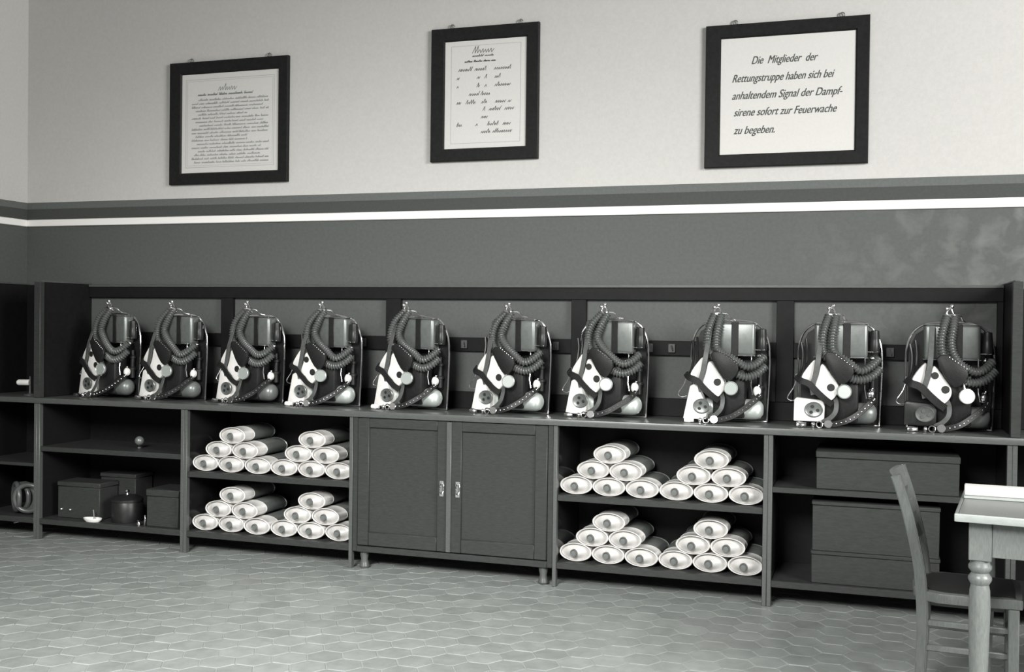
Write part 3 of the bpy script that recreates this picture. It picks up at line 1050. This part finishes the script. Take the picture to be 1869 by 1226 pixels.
ch = chest('long dark wooden chest on the middle shelf behind the chair back', 4.888, 5.565, 0.03, 0.42, 0.6175, 0.193, 0.034)
chest('plain wooden chest at the bottom, carrying another chest of its size', 4.87, 5.48, 0.03, 0.42, 0.1355, 0.166, 0.02)
chest('plain wooden chest stacked upon the bottom chest, under the middle shelf', 4.872, 5.478, 0.03, 0.42, 0.302, 0.252, 0.02)

# ---------------------------------------------------------------- chair
ch = thing('wooden_chair', 'dark wooden chair with curved slatted back, tucked under the table end', 'chair', (5.345, -1.235, 0), R(-4.5))
# local x = facing direction, local y = across
HW = 0.165


def back_post(y):
    bm = nb()
    path = [(-0.002, 0.0), (0.006, 0.18), (0.010, 0.36), (0.004, 0.49), (-0.008, 0.58), (-0.032, 0.69), (-0.062, 0.80), (-0.092, 0.89)]
    P = spline([(x, 0, z) for x, z in path], 5)
    t = bmesh.new()
    rings = []
    for k, q in enumerate(P):
        tg = (P[min(k + 1, len(P) - 1)] - P[max(k - 1, 0)]).normalized()
        n = Vector((tg.z, 0, -tg.x))
        hw = 0.021 - 0.004 * abs(q.z - 0.45) / 0.45
        rings.append([t.verts.new(q + n * (sx * hw) + Vector((0, y + sy * 0.016, 0))) for sx, sy in ((-1, -1), (1, -1), (1, 1), (-1, 1))])
    for a, b in zip(rings, rings[1:]):
        for k in range(4):
            t.faces.new((a[k], a[(k + 1) % 4], b[(k + 1) % 4], b[k]))
    t.faces.new(rings[0][::-1])
    t.faces.new(rings[-1])
    bmesh.ops.recalc_face_normals(t, faces=t.faces[:])
    bmesh.ops.bevel(t, geom=[e for e in t.edges if abs((e.verts[0].co - e.verts[1].co).normalized().y) < 0.5 and e.calc_face_angle(0) > 1], offset=0.004, segments=2, affect='EDGES')
    merge(bm, t)
    return bm


for y in (-HW, HW):
    obj('back_leg', back_post(y), 'wood_chair', ch)
for y in (-HW, HW):
    bm = nb()
    box(bm, 0.30, 0.338, y - 0.018, y + 0.018, 0.0, 0.4315, bev=0.004)
    obj('front_leg', bm, 'wood_chair', ch)
bm = nb()
prism(bm, smooth_poly([(0.0, -HW - 0.008), (0.31, -HW - 0.012), (0.34, -HW + 0.015), (0.345, 0.0), (0.34, HW - 0.015), (0.31, HW + 0.012), (0.0, HW + 0.008)], 4), 0, 0.036, 0.006, 2,
      Matrix(((1, 0, 0, 0.005), (0, 0, 1, 0), (0, -1, 0, 0.468), (0, 0, 0, 1))))
obj('seat', bm, 'wood_chair', ch)
bm = nb()
prism(bm, smooth_poly([(0.03, -HW + 0.02), (0.29, -HW + 0.015), (0.318, -HW + 0.03), (0.318, HW - 0.03), (0.29, HW - 0.015), (0.03, HW - 0.02)], 4), 0, 0.004, 0, 2,
      Matrix(((1, 0, 0, 0.005), (0, 0, 1, 0), (0, -1, 0, 0.4725), (0, 0, 0, 1))))
obj('seat_panel', bm, 'leather', ch)
for y in (-HW, HW):
    for z in (0.35, 0.258):
        bm = nb()
        box(bm, 0.02, 0.305, y - 0.009, y + 0.009, z - 0.012, z + 0.012, bev=0.004)
        obj('stretcher', bm, 'wood_chair', ch)
bm = nb()
box(bm, 0.30, 0.325, -HW + 0.018, HW - 0.018, 0.28, 0.305, bev=0.004)
obj('stretcher', bm, 'wood_chair', ch)
for xm, zc, h in ((-0.083, 0.852, 0.075), (-0.044, 0.74, 0.05), (-0.018, 0.645, 0.045)):
    bm = nb()
    sl = -0.42
    P = [(xm - 0.018 * math.cos(q / 8 * math.pi - math.pi / 2), -HW + 2 * HW * q / 8, zc) for q in range(9)]
    t = bmesh.new()
    rings = []
    for q in P:
        rings.append([t.verts.new((q[0] + sx * 0.008 - sz * h * 0.19, q[1], q[2] + sz * h / 2)) for sx, sz in ((-1, -1), (1, -1), (1, 1), (-1, 1))])
    for a, b in zip(rings, rings[1:]):
        for k in range(4):
            t.faces.new((a[k], a[(k + 1) % 4], b[(k + 1) % 4], b[k]))
    t.faces.new(rings[0][::-1])
    t.faces.new(rings[-1])
    bmesh.ops.recalc_face_normals(t, faces=t.faces[:])
    merge(bm, t)
    obj('crest_rail' if h > 0.06 else 'back_slat', bm, 'wood_chair', ch)

# ---------------------------------------------------------------- table
tb = thing('wooden_table', 'light wooden table with turned legs at the right edge', 'table', (5.430, -1.645, 0), R(-7))
TW, TD, TH = 1.35, 0.80, 0.80
bxo('tabletop', 'wood_light', tb, 0.0125, TW - 0.0125, 0.0125, TD, TH - 0.028, TH, bev=0.002)
bxo('edge_strip', 'wood_pale', tb, 0, TW, 0, 0.012, TH - 0.028, TH, bev=0.003, seg=2)
bxo('edge_strip', 'wood_light', tb, 0, 0.012, 0.0125, TD, TH - 0.028, TH, bev=0.003, seg=2)
bxo('edge_strip', 'wood_light', tb, TW - 0.012, TW, 0.0125, TD, TH - 0.028, TH, bev=0.003, seg=2)
bm = nb()
lx0, lz = 0.045, 0.645
box(bm, lx0 + 0.075, TW - 0.12, 0.055, 0.077, lz + 0.002, TH - 0.0285, bev=0.002)
obj('apron', bm, 'wood_light', tb)
bm = nb()
box(bm, lx0 + 0.075, TW - 0.12, TD - 0.077, TD - 0.055, lz + 0.002, TH - 0.0285, bev=0.002)
obj('apron', bm, 'wood_light', tb)
for x0 in (lx0 + 0.012, TW - 0.079):
    bm = nb()
    box(bm, x0, x0 + 0.022, 0.12, TD - 0.12, lz + 0.002, TH - 0.0285, bev=0.002)
    obj('apron', bm, 'wood_light', tb)
for x in (lx0 + 0.0375, TW - 0.0825):
    for y in (0.0825, TD - 0.0825):
        bm = nb()
        box(bm, x - 0.0375, x + 0.0375, y - 0.0375, y + 0.0375, lz - 0.012, TH - 0.029, bev=0.003)
        lathe(bm, [(0, 0), (0.020, 0), (0.026, 0.02), (0.028, 0.12), (0.033, 0.32), (0.036, 0.46), (0.034, 0.525), (0.030, 0.545), (0.034, 0.552), (0.039, 0.562), (0.039, 0.572), (0.032, 0.582), (0.028, 0.587), (0.032, 0.592), (0.039, 0.602), (0.039, 0.612), (0.033, 0.622), (0.034, 0.634), (0, 0.636)], Matrix.Translation((x, y, 0)), 28)
        obj('leg', bm, 'wood_light', tb)
pb = thing('drawing_board', 'thick white board lying across the table at the right edge', 'board', (5.49, -1.265, TH + 0.0005), R(-4))
bxo('board', 'paper', pb, 0, 0.9, 0, 0.05, 0.011, 0.050, bev=0.003)
bxo('base_strip', 'wood_pale', pb, -0.002, 0.902, -0.006, 0.052, 0, 0.0105, bev=0.002)
